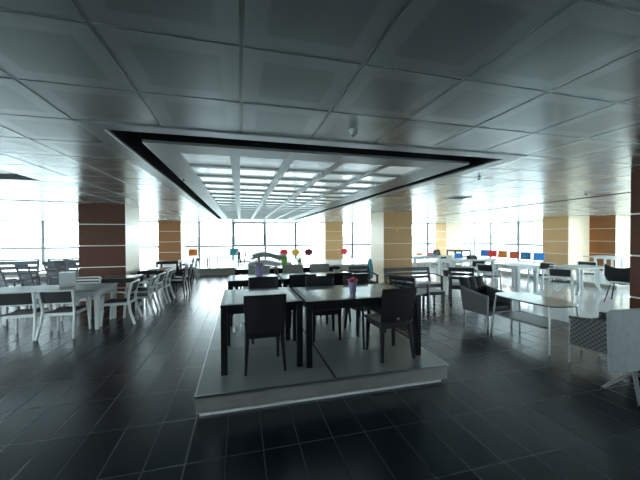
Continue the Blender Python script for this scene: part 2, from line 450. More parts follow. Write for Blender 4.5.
# wall strips
def wall(name, x0, x1, y0, y1, z0, z1, m='wall'): return tag(MB().slab(x0, x1, y0, y1, z0, z1).build(name, m), kind='structure')
wall('wall_back', X0, X1, Y1-.03, Y1+.12, -.1, .28); wall('wall_back', X0, X1, Y1-.03, Y1+.12, 2.41, 2.95, 'white_trim')
wall('wall_left', X0-.12, X0+.03, Y0, Y1, -.1, .3); wall('wall_left', X0-.12, X0+.03, Y0, Y1, 2.41, 2.95, 'white_trim')
wall('wall_right', X1-.03, X1+.12, Y0, Y1, -.1, .15); wall('wall_right', X1-.03, X1+.12, Y0, Y1, 2.41, 2.95, 'white_trim')
wall('wall_right', X1-.03, X1+.12, Y0, -.5, .15, 2.41)
wall('wall_front', X0-.12, X1+.12, Y0-.15, Y0, -.1, .5); wall('wall_front', X0-.12, X1+.12, Y0-.15, Y0, 2.41, 2.95)
xf = [X0+.02, -8.1, -4.9, -1.7, 1.5, 4.7, 7.9, 11.1, X1-.03]
for q, (a, b) in enumerate(zip(xf[:-1], xf[1:])):
    if q in (0, 1, 6, 7): window((a, Y0+.03), (b, Y0+.03), .5)  # unseen bays behind the camera, added to bring in fill light
wall('wall_front', xf[2], xf[6], Y0-.15, Y0, .5, 2.41)

# ------------------------------------------------------------------ pillars
STR = (.34, .86, 1.38, 1.90)
def pillar(x0, x1, y0, y1, front, side, label, z0=0., up=0.):
    t = thing('pillar', ((x0+x1)/2, (y0+y1)/2, z0)); tag(t, label, 'pillar')
    w, d = x1-x0, y1-y0; h = CEIL-z0-.003
    edges = [0]+[s+up-z0 for s in STR]+[h]
    MB().slab(-w/2+.012, w/2-.012, -d/2+.012, d/2-.012, 0, h).build('core', 'slot', t)
    mf = MB(); ms = MB()
    for a, b in zip(edges[:-1], edges[1:]):
        lo = a+.010 if a else 0; hi = b-.010 if b < h else b
        for sy in (-1, 1): mf.slab(-w/2, w/2, sy*(d/2-.006)-.006, sy*(d/2-.006)+.006, lo, hi)
        for sx in (-1, 1): ms.slab(sx*(w/2-.006)-.006, sx*(w/2-.006)+.006, -d/2+.0125, d/2-.0125, lo, hi)
    mf.build('front_panels', front, t, bevel=.002); ms.build('side_panels', side, t, bevel=.002)
    for s in edges[1:-1]:
        ring(-w/2+.008, w/2-.008, -d/2+.008, d/2-.008, .006, s-.009, s+.009).build('metal_strip', 'strip', t)
    return t
pillar(-3.74, -2.75, 8.45, 9.55, 'wood_dark', 'cream', 'dark brown veneered pillar behind the white dining table on the left', up=.045)
pillar(-3.90, -2.87, 16.35, 17.45, 'wood_mid', 'cream', 'smaller brown pillar by the far windows, left of the aisle', .3)
pillar(4.55, 5.60, 9.10, 10.15, 'wood_tan', 'cream', 'tan wooden pillar in the middle with a small amber sticker')
pillar(4.60, 5.66, 16.4, 17.45, 'wood_tan', 'cream', 'tan pillar by the far windows between the maroon and red chairs', .3)
pillar(12.95, 14.10, 9.4, 10.5, 'cream', 'wood_tan', 'wide pillar with pale yellow front behind the white dining table on the right', .15)
pillar(14.55, 15.45, 8.75, 9.72, 'cream', 'wood_mid', 'reddish brown pillar beside the pale yellow one at the right windows', .15)
pillar(12.45, 13.6, 16.35, 17.45, 'cream', 'wood_tan', 'tan pillar in the far right corner of the windows', .15)
pillar(4.74, 5.7, 1.72, 2.70, 'wood_dark', 'wood_dark', 'dark brown pillar cut by the right edge of the picture, closest one')
tag(MB().box(5.03, 9.094, 1.855, .13, .006, .15).build('sticker', 'amber'), 'small square amber sticker on the tan middle pillar', 'sticker')

# ------------------------------------------------------------------ ceiling devices
sd = thing('smoke_detector', (.83, 2.16, CEIL)); tag(sd, 'round smoke detector on the ceiling in front of the sunken light grid', 'smoke detector')
MB().lathe([(.036,0),(.038,-.004),(.038,-.012),(.034,-.016)], n=28).build('base', 'white_paint', sd, smooth=True)
MB().lathe([(.030,-.014),(.030,-.030),(.024,-.040),(.012,-.044),(.001,-.045)], n=28).build('dome', 'pale_grey', sd, smooth=True)
MB().lathe([(.012,-.042),(.011,-.049),(.001,-.051)], n=16).build('sensor', 'lens', sd, smooth=True)
def sprinkler(x, y, lab):
    t = thing('sprinkler', (x, y, CEIL)); tag(t, lab, 'sprinkler')
    MB().lathe([(.03,0),(.028,-.006),(.01,-.008)], n=16).build('flange', 'white_paint', t, smooth=True)
    MB().lathe([(.008,-.006),(.008,-.03),(.022,-.032),(.022,-.036),(.001,-.037)], n=16).build('head', 'black_plastic', t, smooth=True)
sprinkler(3.17, 3.48, 'small dark sprinkler on the ceiling right of the sunken light grid')
sprinkler(-.75, 4.5, 'small sprinkler under the front left of the sunken light grid')
def smoke_far(x, y, lab):
    c = copy_tree(sd); c.location = (x, y, CEIL); c['label'] = lab
smoke_far(6.38, 4.31, 'small smoke detector on the ceiling at the far right near the dark track')
smoke_far(-1.35, 14.1, 'tiny smoke detector on the ceiling near the far windows, left end of the light grid')

# ------------------------------------------------------------------ platform
P = thing('display_platform', (0,0,0)); tag(P, 'low grey platform with stainless steel front edge carrying the black tables', 'platform')
fx0, fx1, fy0, fy1 = -.41, 2.24, 2.90, 7.6
MB().slab(fx0+.05, fx1-.05, fy0+.05, fy1-.05, .03, .185).build('core', 'seam', P)
for a, b, c, d in ((fx0, .918, fy0, 4.0), (.926, fx1, fy0, 4.0), (fx0, .918, 4.008, 5.8), (.926, fx1, 4.008, 5.8), (fx0, .918, 5.808, fy1), (.926, fx1, 5.808, fy1)):
    MB().slab(a, b, c, d, .178, .2).build('deck_panel', 'deck', P, bevel=.002)
for a in (.905, ):
    MB().slab(.908, .936, fy0+.01, fy1, .2, .2015).build('joint_strip', 'seam', P)
fs = ring(fx0+.008, fx1-.008, fy0+.008, fy1-.008, .02, .036, .177).build('fascia', 'steel', P, bevel=.002); fs['label'] = 'brushed stainless steel fascia'
ring(fx0-.003, fx1+.003, fy0-.003, fy1+.003, .012, .176, .2015).build('edge_trim', 'alu', P, bevel=.001)
ring(fx0+.035, fx1-.075, fy0+.03, fy1-.075, .03, 0, .034).build('toe_strip', 'white_trim', P)
DZ = .2015

# ------------------------------------------------------------------ black dining tables
def black_table(x0, x1, y0, y1, z, label, top='glass_top', group=None):
    t = thing('dining_table', ((x0+x1)/2, (y0+y1)/2, z)); tag(t, label, 'table', group)
    w, d = x1-x0, y1-y0; h = .728; L = .065
    for sx in (-1, 1):
        for sy in (-1, 1): MB().box(sx*(w/2-L/2), sy*(d/2-L/2), (h-.03)/2, L, L, h-.03).build('leg', 'black_frame', t, bevel=.004)
    a = MB()
    for sy in (-1, 1): a.box(0, sy*(d/2-.03), h-.066, w-2*L, .03, .07)
    for sx in (-1, 1): a.box(sx*(w/2-.03), 0, h-.066, .03, d-2*L, .07)
    a.build('apron', 'black_frame', t, bevel=.003)
    ring(-w/2-.003, w/2+.003, -d/2-.003, d/2+.003, .045, h-.03, h).build('top_frame', 'black_frame', t, bevel=.004)
    g = MB().box(0, 0, h-.004, w-.084, d-.084, .012).build('tabletop', top, t, bevel=.002); g['label'] = 'glossy grey glass tabletop'
    return t
black_table(-.205, .655, 3.26, 4.20, DZ, 'black square dining table with grey glass top, front left on the platform')
black_table(.685, 2.09, 3.20, 4.15, DZ, 'long black dining table with grey glass top under the pink flowers')
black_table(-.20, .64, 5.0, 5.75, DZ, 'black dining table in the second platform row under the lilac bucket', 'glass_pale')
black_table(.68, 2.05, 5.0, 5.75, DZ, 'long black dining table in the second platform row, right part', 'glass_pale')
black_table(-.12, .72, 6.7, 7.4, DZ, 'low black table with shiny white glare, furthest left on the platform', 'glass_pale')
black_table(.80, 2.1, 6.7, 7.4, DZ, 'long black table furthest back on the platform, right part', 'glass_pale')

# ------------------------------------------------------------------ chairs
def moulded_chair(arms=False, m='black_plastic', pm='black_weave', name='dining_chair'):
    t = thing(name)
    for s in (-1, 1):
        MB().bar((s*.195, .20, 0), (s*.185, .185, .43), .028, .032, .045, .05).build('leg', m, t, bevel=.005)
        MB().bar((s*.215, -.235, 0), (s*.188, -.185, .44), .030, .034, .046, .055).build('leg', m, t, bevel=.005)
    fr = MB()
    fr.sheet(lambda u, v: ((u-.5)*.43, -.215+v*.44, .438-.012*math.sin(PI*u)*math.sin(PI*v)), 8, 8, .03)
    fr.build('seat', m, t, smooth=True)
    ap = MB(); ap.box(0, .195, .40, .36, .025, .05).box(0, -.18, .40, .36, .025, .05).box(-.19, 0, .40, .025, .36, .05).box(.19, 0, .40, .025, .36, .05)
    ap.build('seat_frame', m, t, bevel=.004)
    def bk(u, v):
        x = (u-.5)*(.40+.045*v); z = .445+v*.415
        y = -.195-.075*v-.02*(1-(2*u-1)**2)
        return (x, y, z)
    MB().sheet(bk, 12, 8, .016).build('backrest', pm, t, smooth=True)
    ed = MB()
    ed.tube([bk(0, v/8) for v in range(9)]+[bk(u/8, 1) for u in range(1, 9)]+[bk(1, 1-v/8) for v in range(1, 9)], .013)
    ed.build('back_frame', m, t, smooth=True)
    if arms:
        for s in (-1, 1):
            MB().tube([(s*.225, -.24, .58), (s*.25, -.1, .60), (s*.255, .12, .60), (s*.25, .22, .57), (s*.235, .235, .48), (s*.225, .225, .0)], .018).build('armrest', m, t, smooth=True)
    return t
side = moulded_chair()
place(side, .24, 3.43, DZ, 1, 'black moulded chair with woven back, front left on the platform', 'chair')
armc = moulded_chair(True, name='dining_armchair')
place(armc, 1.735, 3.36, DZ, 3, 'black moulded armchair with a small silver badge, front right on the platform', 'chair')
bd = MB(); bd.lathe([(.001,0),(.017,.001),(.017,.004),(.001,.005)], n=16)
b = bd.build('badge', 'alu', armc, smooth=True); b.rotation_euler = (R(97), 0, 0); b.location = (0, -.236, .50)
place(side, .33, 4.32, DZ, 181, 'black chair across the front left table, facing the camera side', 'chair')
place(side, 1.14, 4.16, DZ, 178, 'black chair behind the long front table, nearest to the middle gap', 'chair')
place(side, 1.78, 4.24, DZ, 184, 'black chair behind the long front table, behind the pink flowers', 'chair')
beige = moulded_chair(False, 'grey_beige', 'grey_beige')
place(beige, .36, 6.1, DZ, 180, 'beige grey chair directly behind the lilac bucket', 'chair')
place(beige, 1.06, 6.1, DZ, 178, 'beige grey chair behind the second platform row, middle one of three', 'chair')
place(beige, 1.66, 6.12, DZ, 182, 'beige grey chair beside the dark potted plant near the far pillar', 'chair')
place(side, .95, 4.95, DZ, 0, 'black chair tucked into the second platform row behind the middle gap', 'chair')
place(side, 1.55, 4.97, DZ, 2, 'black chair tucked into the second platform row towards the middle pillar', 'chair')

# ------------------------------------------------------------------ flowers and small things on tables
def flower_pot(x, y, z, label):
    t = thing('flower_pot', (x, y, z)); tag(t, label, 'flower pot')
    MB().lathe([(.034,0),(.037,.01),(.050,.125),(.054,.13),(.054,.14),(.048,.14),(.044,.12),(.001,.118)], n=24).build('pot', 'purple', t, smooth=True)
    f = MB()
    for k in range(26):
        a = random.uniform(0, 2*PI); r = random.uniform(0, .065); zz = .155+random.uniform(0, .035)*(1.2-r*8)
        f.ball((r*math.cos(a), r*math.sin(a), zz), .018, .018, .013, 8, 5, .25)
    f.build('flowers', 'pink', t, smooth=False)
    g = MB()
    for k in range(10):
        a = 2*PI*k/10; g.bar((.03*math.cos(a), .03*math.sin(a), .12), (.06*math.cos(a), .06*math.sin(a), .16), .014, .003, .004, .002)
    g.build('leaves', 'leaf', t)
TT = DZ+.7305
flower_pot(1.33, 3.50, TT, 'lilac pot of pink flowers on the long front table')
t = thing('bucket_vase', (.31, 5.42, TT)); tag(t, 'lilac bucket vase with dry beige flowers on the second row table', 'vase')
MB().lathe([(.055,0),(.058,.01),(.078,.17),(.083,.175),(.083,.185),(.074,.185),(.07,.16),(.001,.155)], n=24).build('bucket', 'purple', t, smooth=True)
f = MB()
for k in range(22):
    a = random.uniform(0, 2*PI); r = random.uniform(0, .07); f.ball((r*math.cos(a), r*math.sin(a), .19+random.uniform(0, .05)), .022, .022, .018, 8, 5, .3)
f.build('dry_flowers', 'grey_beige', t)
t = thing('plant_pot', (.98, 7.05, TT)); tag(t, 'lime green pot on the furthest platform table', 'plant pot')
MB().lathe([(.05,0),(.055,.01),(.075,.17),(.08,.18),(.07,.18),(.001,.16)], n=20).build('pot', 'green', t, smooth=True)
f = MB()
for k in range(14):
    a = 2*PI*k/14; r = random.uniform(.04, .1); f.bar((0,0,.15), (r*math.cos(a), r*math.sin(a), .24), .02, .004, .004, .003)
f.build('leaves', 'leaf', t)
t = thing('plant_pot', (1.33, 6.95, TT)); tag(t, 'bushy green plant in a white pot on the furthest platform table', 'plant pot')
MB().lathe([(.04,0),(.055,.09),(.05,.09),(.001,.08)], n=20).build('pot', 'white_paint', t, smooth=True)
f = MB()
for k in range(26):
    a = random.uniform(0, 2*PI); r = random.uniform(.02, .11); f.bar((0,0,.08), (r*math.cos(a), r*math.sin(a), random.uniform(.12, .24)), .03, .004, .006, .003)
f.build('leaves', 'leaf', t)
t = thing('plant_pot', (1.76, 5.5, TT)); tag(t, 'dark leaved plant in a pale pot before the far tan pillar', 'plant pot')
MB().lathe([(.045,0),(.06,.07),(.055,.07),(.001,.06)], n=20).build('pot', 'pale_grey', t, smooth=True)
f = MB()
for k in range(30):
    a = random.uniform(0, 2*PI); r = random.uniform(.03, .13); f.bar((0,0,.06), (r*math.cos(a), r*math.sin(a), random.uniform(.09, .15)), .03, .004, .008, .003)
f.build('leaves', 'seam', t)
def cup(x, y, z, lab):
    t = thing('cup', (x, y, z)); tag(t, lab, 'cup')
    MB().lathe([(.026,0),(.03,.005),(.036,.09),(.033,.09),(.027,.01),(.001,.008)], n=18).build('body', 'white_paint', t, smooth=True)
cup(-.09, 4.72, .2015, 'narrow white jar standing on the platform behind the front left table')
o = copy_tree([x for x in COL.objects if x.name == 'cup'][0]); o.scale = (1.4, 1.4, 1.3); o.location = (.04, 4.74, .2015); o['label'] = 'wider white jar standing on the platform behind the front left table'
c = MB().sheet(lambda u, v: ((u-.5)*.22, (v-.5)*.3, .02+.012*math.sin(7*u+3*v)+.01*math.sin(9*v)), 12, 12, .012).build('folded_cloth', 'lightblue', smooth=True)
c.data.materials[0] = mat('pale_blue_cloth', (.35,.48,.6), .8); c.location = (1.02, 5.22, TT+.006); tag(c, 'crumpled pale blue cloth on the second row table', 'cloth')

# ------------------------------------------------------------------ white armchair (left and right groups)
def white_armchair(mseat='black_mesh', slat=False, name='garden_armchair'):
    t = thing(name); m = 'white_paint'
    for s in (-1, 1):
        MB().bar((s*.255, .25, 0), (s*.235, .205, .63), .028, .04, .036, .045).build('leg', m, t, bevel=.005)
        MB().path([(s*.27, -.33, 0), (s*.245, -.25, .25), (s*.232, -.215, .44), (s*.235, -.225, .58), (s*.245, -.285, .82)], .032, .045).build('leg', m, t, bevel=.005)
        MB().path([(s*.245, -.23, .60), (s*.26, -.1, .645), (s*.262, .1, .65), (s*.245, .225, .635)], .042, .024).build('armrest', m, t, bevel=.004)
    fr = MB(); fr.box(0, .20, .405, .44, .03, .05).box(0, -.215, .405, .44, .03, .05).box(-.225, 0, .405, .03, .42, .05).box(.225, 0, .405, .03, .42, .05)
    fr.build('seat_frame', m, t, bevel=.004)
    MB().sheet(lambda u, v: ((u-.5)*.43, -.20+v*.41, .437-.014*math.sin(PI*v)), 6, 8, .016).build('seat', mseat, t, smooth=True)
    def bk(u, v): return ((u-.5)*.46, -.225-.055*v-.018*math.sin(PI*u), .61+v*.19)
    if slat:
        for k in range(3): MB().sheet(lambda u, v, k=k: bk(u, (k+.1+v*.55)/3), 8, 1, .014).build('back_slat', m, t, smooth=True)
    else:
        MB().sheet(bk, 10, 5, .016).build('backrest', mseat, t, smooth=True)
    rl = MB(); rl.tube([bk(u/8, 1.1) for u in range(9)], .016).tube([bk(u/8, -.1) for u in range(9)], .012)
    rl.build('back_frame', m, t, smooth=True)
    return t
wch = white_armchair()
place(wch, -3.43, 6.04, 0, 3, 'white armchair with black back at the white table, leftmost at its near side', 'chair')
place(wch, -2.86, 6.03, 0, -2, 'white armchair with black back at the near side of the white table, right one', 'chair')
place(wch, -2.26, 6.62, 0, 92, 'white armchair at the right end of the white table on the left', 'chair')
place(wch, -2.08, 7.18, 0, 96, 'white armchair just behind the one at the end of the white table', 'chair')
place(wch, -2.06, 7.85, 0, 88, 'white armchair in front of the dark table, second behind the white table', 'chair')
place(wch, -2.02, 8.5, 0, 90, 'white armchair beside the dark brown pillar, furthest of the white row', 'chair')
slc = white_armchair('white_paint', True, 'garden_armchair')
place(slc, -3.15, 7.22, 0, 180, 'white slatted chair across the white table before the dark pillar', 'chair')

def white_table(x0, x1, y0, y1, label, z=0., h=.75, lw=.08, top='white_paint', name='dining_table'):
    t = thing(name, ((x0+x1)/2, (y0+y1)/2, z)); tag(t, label, 'table')
    w, d = x1-x0, y1-y0
    for sx in (-1, 1):
        for sy in (-1, 1): MB().bar((sx*(w/2-.05), sy*(d/2-.05), 0), (sx*(w/2-.045), sy*(d/2-.045), h-.03), lw*.75, lw*.75, lw, lw).build('leg', 'white_paint', t, bevel=.006)
    a = MB()
    for sy in (-1, 1):
        a.box(0, sy*(d/2-.03), h-.07, w-.12, .025, .09)
        for sx in (-1, 1): a.bar((sx*(w/2-.07), sy*(d/2-.03), h-.16), (sx*(w/2-.18), sy*(d/2-.03), h-.09), .03, .024)
    for sx in (-1, 1): a.box(sx*(w/2-.03), 0, h-.07, .025, d-.12, .09)
    a.build('apron', 'white_paint', t, bevel=.003)
    MB().box(0, 0, h-.015, w+.02, d+.02, .03).build('tabletop', top, t, bevel=.006)
    return t
white_table(-4.3, -2.42, 6.14, 6.98, 'white dining table with rounded leg corners in the left group', h=.71, top='pale_grey')
t = thing('menu_box', (-3.16, 6.72, .71), R(10)); tag(t, 'pale grey box standing on the white table on the left', 'box')
MB().box(0, 0, .13, .22, .12, .26).build('body', 'pale_grey', t, bevel=.004); MB().box(0, 0, .264, .228, .128, .014).build('lid', 'white_paint', t, bevel=.003)

# dark tables and chairs behind the left pillar
black_table(-3.0, -2.28, 7.5, 8.2, 0, 'black table beyond the white dining table, beside the white armchair row', 'glass_top')
black_table(-2.66, -1.98, 9.0, 9.9, 0, 'black table beside the dark brown pillar with cream side', 'glass_top')
t = thing('serving_tray', (-2.35, 9.3, .7285)); tag(t, 'pale oval tray lying on the black table beside the dark brown pillar', 'tray')
MB().lathe([(.10,0),(.16,.012),(.165,.02),(.155,.02),(.10,.008),(.001,.006)], n=24).build('dish', 'white_paint', t, smooth=True)
blk_arm = armc
def dark_arm(x, y, deg, lab):
    c = copy_tree(armc)
    for ch in list(c.children):
        if ch.name.startswith('badge'): bpy.data.objects.remove(ch)
    c.location = (x, y, 0); c.rotation_euler = (0,0,R(deg)); c['label'] = lab; c['category'] = 'chair'
    if 'group' in c: del c['group']
    return c
dark_arm(-1.72, 9.15, 90, 'black armchair at the aisle end of the dark table by the left pillar, nearer one')
dark_arm(-1.70, 9.85, 90, 'black armchair at the aisle side of the dark table by the left pillar, further one')
black_table(-3.0, -2.25, 12.2, 12.95, 0, 'small dark table near the window step left of the aisle', 'glass_top')
dark_arm(-2.0, 12.4, 90, 'dark armchair beside the window step under the orange chair, nearer one')
o = place(wch, -1.95, 13.05, 0, 90, 'white armchair beside the window step below the orange chair', 'chair')

# ------------------------------------------------------------------ slatted loungers, left background
def slat_lounge():
    t = thing('lounge_chair'); m = 'slate'
    prof = [(.34, .36), (.15, .34), (-.08, .33), (-.2, .37), (-.27, .5), (-.33, .66), (-.42, .84), (-.46, .90)]
    def at(s):
        k = s*(len(prof)-1); i = min(int(k), len(prof)-2); f = k-i
        return prof[i][0]*(1-f)+prof[i+1][0]*f, prof[i][1]*(1-f)+prof[i+1][1]*f
    for s in (-1, 1):
        MB().path([(s*.28, y, z) for y, z in prof], .03, .045).build('side_rail', m, t, bevel=.004)
        MB().bar((s*.285, .30, 0), (s*.285, .27, .56), .035, .05).build('leg', m, t, bevel=.004)
        MB().bar((s*.285, -.36, 0), (s*.285, -.24, .5), .035, .05).build('leg', m, t, bevel=.004)
        MB().bar((s*.29, -.32, .57), (s*.29, .32, .57), .05, .025, up=(0,0,1)).build('armrest', m, t, bevel=.004)
    sl = MB()
    for k in range(15):
        y, z = at((k+.5)/15); y2, z2 = at((k+.6)/15); d = Vector((0, y2-y, z2-z)).normalized()*.03
        sl.bar((0, y-d.y, z-d.z), (0, y+d.y, z+d.z), .55, .014, up=(0, -d.z, d.y))
    sl.build('slats', 'slate', t)
    return t
sl = slat_lounge()
for k, (x, y, d, lab) in enumerate(((-5.14, 8.55, -25, 'grey slatted lounge chair cut by the left edge of the picture'),
    (-4.90, 9.02, -25, 'grey slatted lounge chair, second from the left edge in the row'),
    (-4.60, 9.52, -25, 'grey slatted lounge chair, third from the left edge in the row'),
    (-4.36, 9.95, -25, 'pale grey slatted lounge chair beside the dark brown pillar'))):
    place(sl, x, y, 0, d, lab, 'chair', sc=(.62, .72, 1.12))
def slat_bench(L, name, m, h=.86, arms=True, n=3):
    t = thing(name)
    for s in (-1, 1):
        MB().bar((s*(L/2-.03), .27, 0), (s*(L/2-.03), .25, .60), .045, .05).build('leg', m, t, bevel=.004)
        MB().path([(s*(L/2-.03), -.32, 0), (s*(L/2-.03), -.25, .4), (s*(L/2-.03), -.34, h)], .045, .05).build('leg', m, t, bevel=.004)
        if arms: MB().path([(s*(L/2-.03), -.29, .60), (s*(L/2-.03), -.05, .635), (s*(L/2-.03), .29, .60)], .06, .03).build('armrest', m, t, bevel=.004)
    fr = MB().box(0, .25, .36, L-.06, .03, .07).box(0, -.24, .36, L-.06, .03, .07); fr.build('seat_frame', m, t, bevel=.004)
    MB().box(0, .0, .405, L-.07, .54, .03).build('seat', m, t, bevel=.008)
    q = h-.48; sh = q/n
    for k in range(n):
        z0 = .50+k*sh; z1 = z0+sh*.66
        f = lambda z: -.25-.09*(z-.4)/(h-.4)
        MB().bar((0, f(z0), z0), (0, f(z1), z1), L-.08, .02, up=(0,1,0)).build('back_slat', m, t, bevel=.003)
    MB().bar((-(L/2-.01), -.345, h), (L/2-.01, -.345, h), .035, .04, up=(0,0,1)).build('top_rail', m, t, bevel=.004)
    return t
lb = slat_bench(1.9, 'garden_bench', 'charcoal', .94, True, 3)
place(lb, -6.95, 10.9, 0, 180, 'long dark slatted bench by the left windows, left one', 'bench')
place(lb, -4.9, 11.0, 0, 180, 'long dark slatted bench by the left windows, nearer the dark pillar', 'bench')

# ------------------------------------------------------------------ slatted sofa set by the middle pillar
bn = slat_bench(1.36, 'garden_sofa', 'charcoal', .77, True, 3)
place(bn, 4.30, 6.92, 0, 180, 'dark slatted two seat sofa standing before the tan middle pillar', 'sofa')
ac = slat_bench(.62, 'lounge_armchair', 'charcoal', .78, True, 3)
place(ac, 5.36, 6.42, 0, 146, 'dark slatted armchair right of the small dark coffee table', 'chair')
place(ac, 3.55, 5.85, 0, -62, 'dark slatted armchair left of the small dark coffee table', 'chair')
t = thing('coffee_table', (4.20, 6.12, 0), R(-8)); tag(t, 'small dark coffee table in the middle of the slatted sofa set', 'table')
for a in (-1, 1):
    for b in (-1, 1): MB().bar((a*.24, b*.22, 0), (a*.235, b*.215, .355), .035, .035, .045, .045).build('leg', 'charcoal', t, bevel=.003)
MB().box(0, 0, .37, .54, .50, .03).build('tabletop', 'charcoal', t, bevel=.006)
ring(-.25, .25, -.23, .23, .02, .31, .355).build('apron', 'charcoal', t)

# folded turquoise parasol beside the pillar
t = thing('folded_parasol', (3.9, 8.75, 0)); tag(t, 'folded turquoise parasol standing left of the tan middle pillar', 'parasol')
MB().tube([(0,0,.03), (0,0,.98)], .018).build('pole', 'white_paint', t, smooth=True)
MB().lathe([(.16,0),(.16,.03),(.03,.04),(.03,.07),(.001,.07)], n=20).build('base', 'pale_grey', t, smooth=True)
prof = [(.02,.28),(.075,.34),(.085,.5),(.07,.7),(.05,.86),(.02,.93),(.001,.94)]
cn = MB(); N = 20
vs = []
for r, z in prof: vs += [(r*(1+.25*(k % 2))*math.cos(2*PI*k/N), r*(1+.25*(k % 2))*math.sin(2*PI*k/N), z) for k in range(N)]
cn.add(vs, [(i*N+k, i*N+(k+1) % N, (i+1)*N+(k+1) % N, (i+1)*N+k) for i in range(len(prof)-1) for k in range(N)])
cn.build('canopy', 'turquoise', t)

# ------------------------------------------------------------------ wicker armchairs and oval table, right foreground
def wicker_chair(m='wicker', cushion=True):
    t = thing('wicker_armchair'); W = .66; D = .60
    for s in (-1, 1):
        MB().tube([(s*(W/2-.02), D/2-.02, 0), (s*(W/2-.02), D/2-.03, .62)], .016, r2=.018).build('leg', 'alu_frame', t, smooth=True)
        MB().tube([(s*(W/2-.04), -D/2+.0, 0), (s*(W/2-.04), -D/2+.02, .30), (s*(W/2-.05), -D/2-.06, .74)], .016, r2=.018).build('leg', 'alu_frame', t, smooth=True)
        def sp(u, v, s=s):
            y = D/2-.02-u*(D-.02); top = .62+.10*(u**1.6)
            return (s*(W/2-.015-.015*u), y-.05*u*v, .26+v*(top-.26))
        MB().sheet(sp, 10, 8, .02).build('side_panel', m, t, smooth=True)
        MB().tube([sp(u/10, 1) for u in range(11)], .02).build('arm_rim', 'alu_frame' if m == 'wicker' else m, t, smooth=True)
    def bp(u, v): return ((u-.5)*(W-.06), -D/2-.01-.09*v-.03*math.sin(PI*u), .26+v*.52+.03*math.sin(PI*u)*v)
    MB().sheet(bp, 10, 8, .022).build('backrest', m, t, smooth=True)
    MB().tube([bp(u/10, 1) for u in range(11)], .02).build('back_rim', 'alu_frame' if m == 'wicker' else m, t, smooth=True)
    MB().box(0, 0, .30, W-.06, D-.04, .05).build('seat', m, t, bevel=.01)
    MB().sheet(lambda u, v: ((u-.5)*(W-.06), D/2-.02, .26+v*.07), 4, 2, .02).build('front_panel', m, t)
    if cushion:
        MB().sheet(lambda u, v: ((u-.5)*(W-.10), -D/2+.06+v*(D-.10), .375+.018*math.sin(PI*u)*math.sin(PI*v)), 8, 8, .085).build('seat_cushion', 'cushion', t, bevel=.02, smooth=True)
        def cb(u, v):
            tuft = -.028*(math.sin(3*PI*u)**2)*(math.sin(2*PI*v)**2)
            return ((u-.5)*(W-.08), -D/2+.05-.15*v-tuft*0-.02+.03*abs(math.sin(3*PI*u))*(.4+.6*abs(math.sin(2*PI*v))), .42+v*.46)
        MB().sheet(cb, 30, 16, .09).build('back_cushion', 'cushion', t, smooth=True)
    return t
wk = wicker_chair()
place(wk, 4.40, 4.62, 0, 180+6, 'grey wicker armchair with black tufted cushions behind the oval glass table', 'chair', sc=.93)
wd = wicker_chair('wicker_dark', False)
MB().box(0, .02, .46, .58, .52, .22).build('seat_cushion', 'cushion', wd, bevel=.03)
place(wd, 4.40, 2.70, 0, 4, 'dark woven armchair without back cushion beside the upright grey panel', 'chair', sc=.95)

t = thing('garden_table', (4.36, 3.68, 0), R(2)); tag(t, 'oval glass topped aluminium table with lower shelf on the right', 'table')
def oval(a, b, e=3.2, n=40):
    return [(math.copysign(abs(math.cos(2*PI*k/n))**(2/e), math.cos(2*PI*k/n))*a, math.copysign(abs(math.sin(2*PI*k/n))**(2/e), math.sin(2*PI*k/n))*b) for k in range(n)]
MB().prism(oval(.32, .54), .655, .668).build('tabletop', 'glass_pale', t, bevel=.003)
pts = [(x, y, .654) for x, y in oval(.315, .535)]
MB().tube(pts+[pts[0], pts[1]], .012).build('rim', 'alu_frame', t, smooth=True)
for a in (-1, 1):
    for b in (-1, 1): MB().tube([(a*.31, b*.48, 0), (a*.29, b*.465, .25), (a*.255, b*.44, .645)], .013).build('leg', 'alu_frame', t, smooth=True)
MB().prism(oval(.27, .45, 4), .335, .347).build('shelf', 'slate', t)
fr = MB()
for a in (-1, 1): fr.tube([(a*.285, -.46, .34), (a*.285, .46, .34)], .01)
for b in (-1, 1): fr.tube([(-.285, b*.46, .34), (.285, b*.46, .34)], .01)
fr.build('shelf_frame', 'alu_frame', t, smooth=True)

# upright folded table panel, right edge
t = thing('folding_table', (3.92, 2.13, 0), R(-4)); tag(t, 'flip top table with scuffed grey top turned upright at the right edge', 'table')
def rrect(w, h, r, n=6):
    pts = []
    for cx, cy, a0 in ((w/2-r, h/2-r, 0), (-w/2+r, h/2-r, 90), (-w/2+r, -h/2+r, 180), (w/2-r, -h/2+r, 270)):
        for k in range(n+1):
            a = R(a0+90*k/n); pts.append((cx+r*math.cos(a), cy+r*math.sin(a)))
    return pts
pn = MB().prism(rrect(.84, .62, .06), -.014, .014).build('tabletop', 'silver_panel', t, bevel=.005)
pn.rotation_euler = (R(88), 0, 0); pn.location = (0, 0, .585)
MB().tube([(0, .06, .62), (0, .06, .2)], .025).build('column', 'alu_frame', t, smooth=True)
for a in (-1, 1):
    lg = MB().tube([(0, .06, .22), (a*.26, -.16, .02)], .02, r2=.015).build('leg', 'alu_frame', t, smooth=True)
    lh = MB().tube([(0, .06, .22), (a*.22, .19, .02)], .02, r2=.015).build('leg', 'alu_frame', t, smooth=True)
    MB().lathe([(.02,0),(.022,.008),(.012,.02)], (a*.26, -.16, 0), 12).build('foot', 'black_plastic', lg, smooth=True)
    MB().lathe([(.02,0),(.022,.008),(.012,.02)], (a*.22, .19, 0), 12).build('foot', 'black_plastic', lh, smooth=True)
MB().box(0, .035, .62, .3, .05, .08).build('hinge', 'black_plastic', t, bevel=.005)

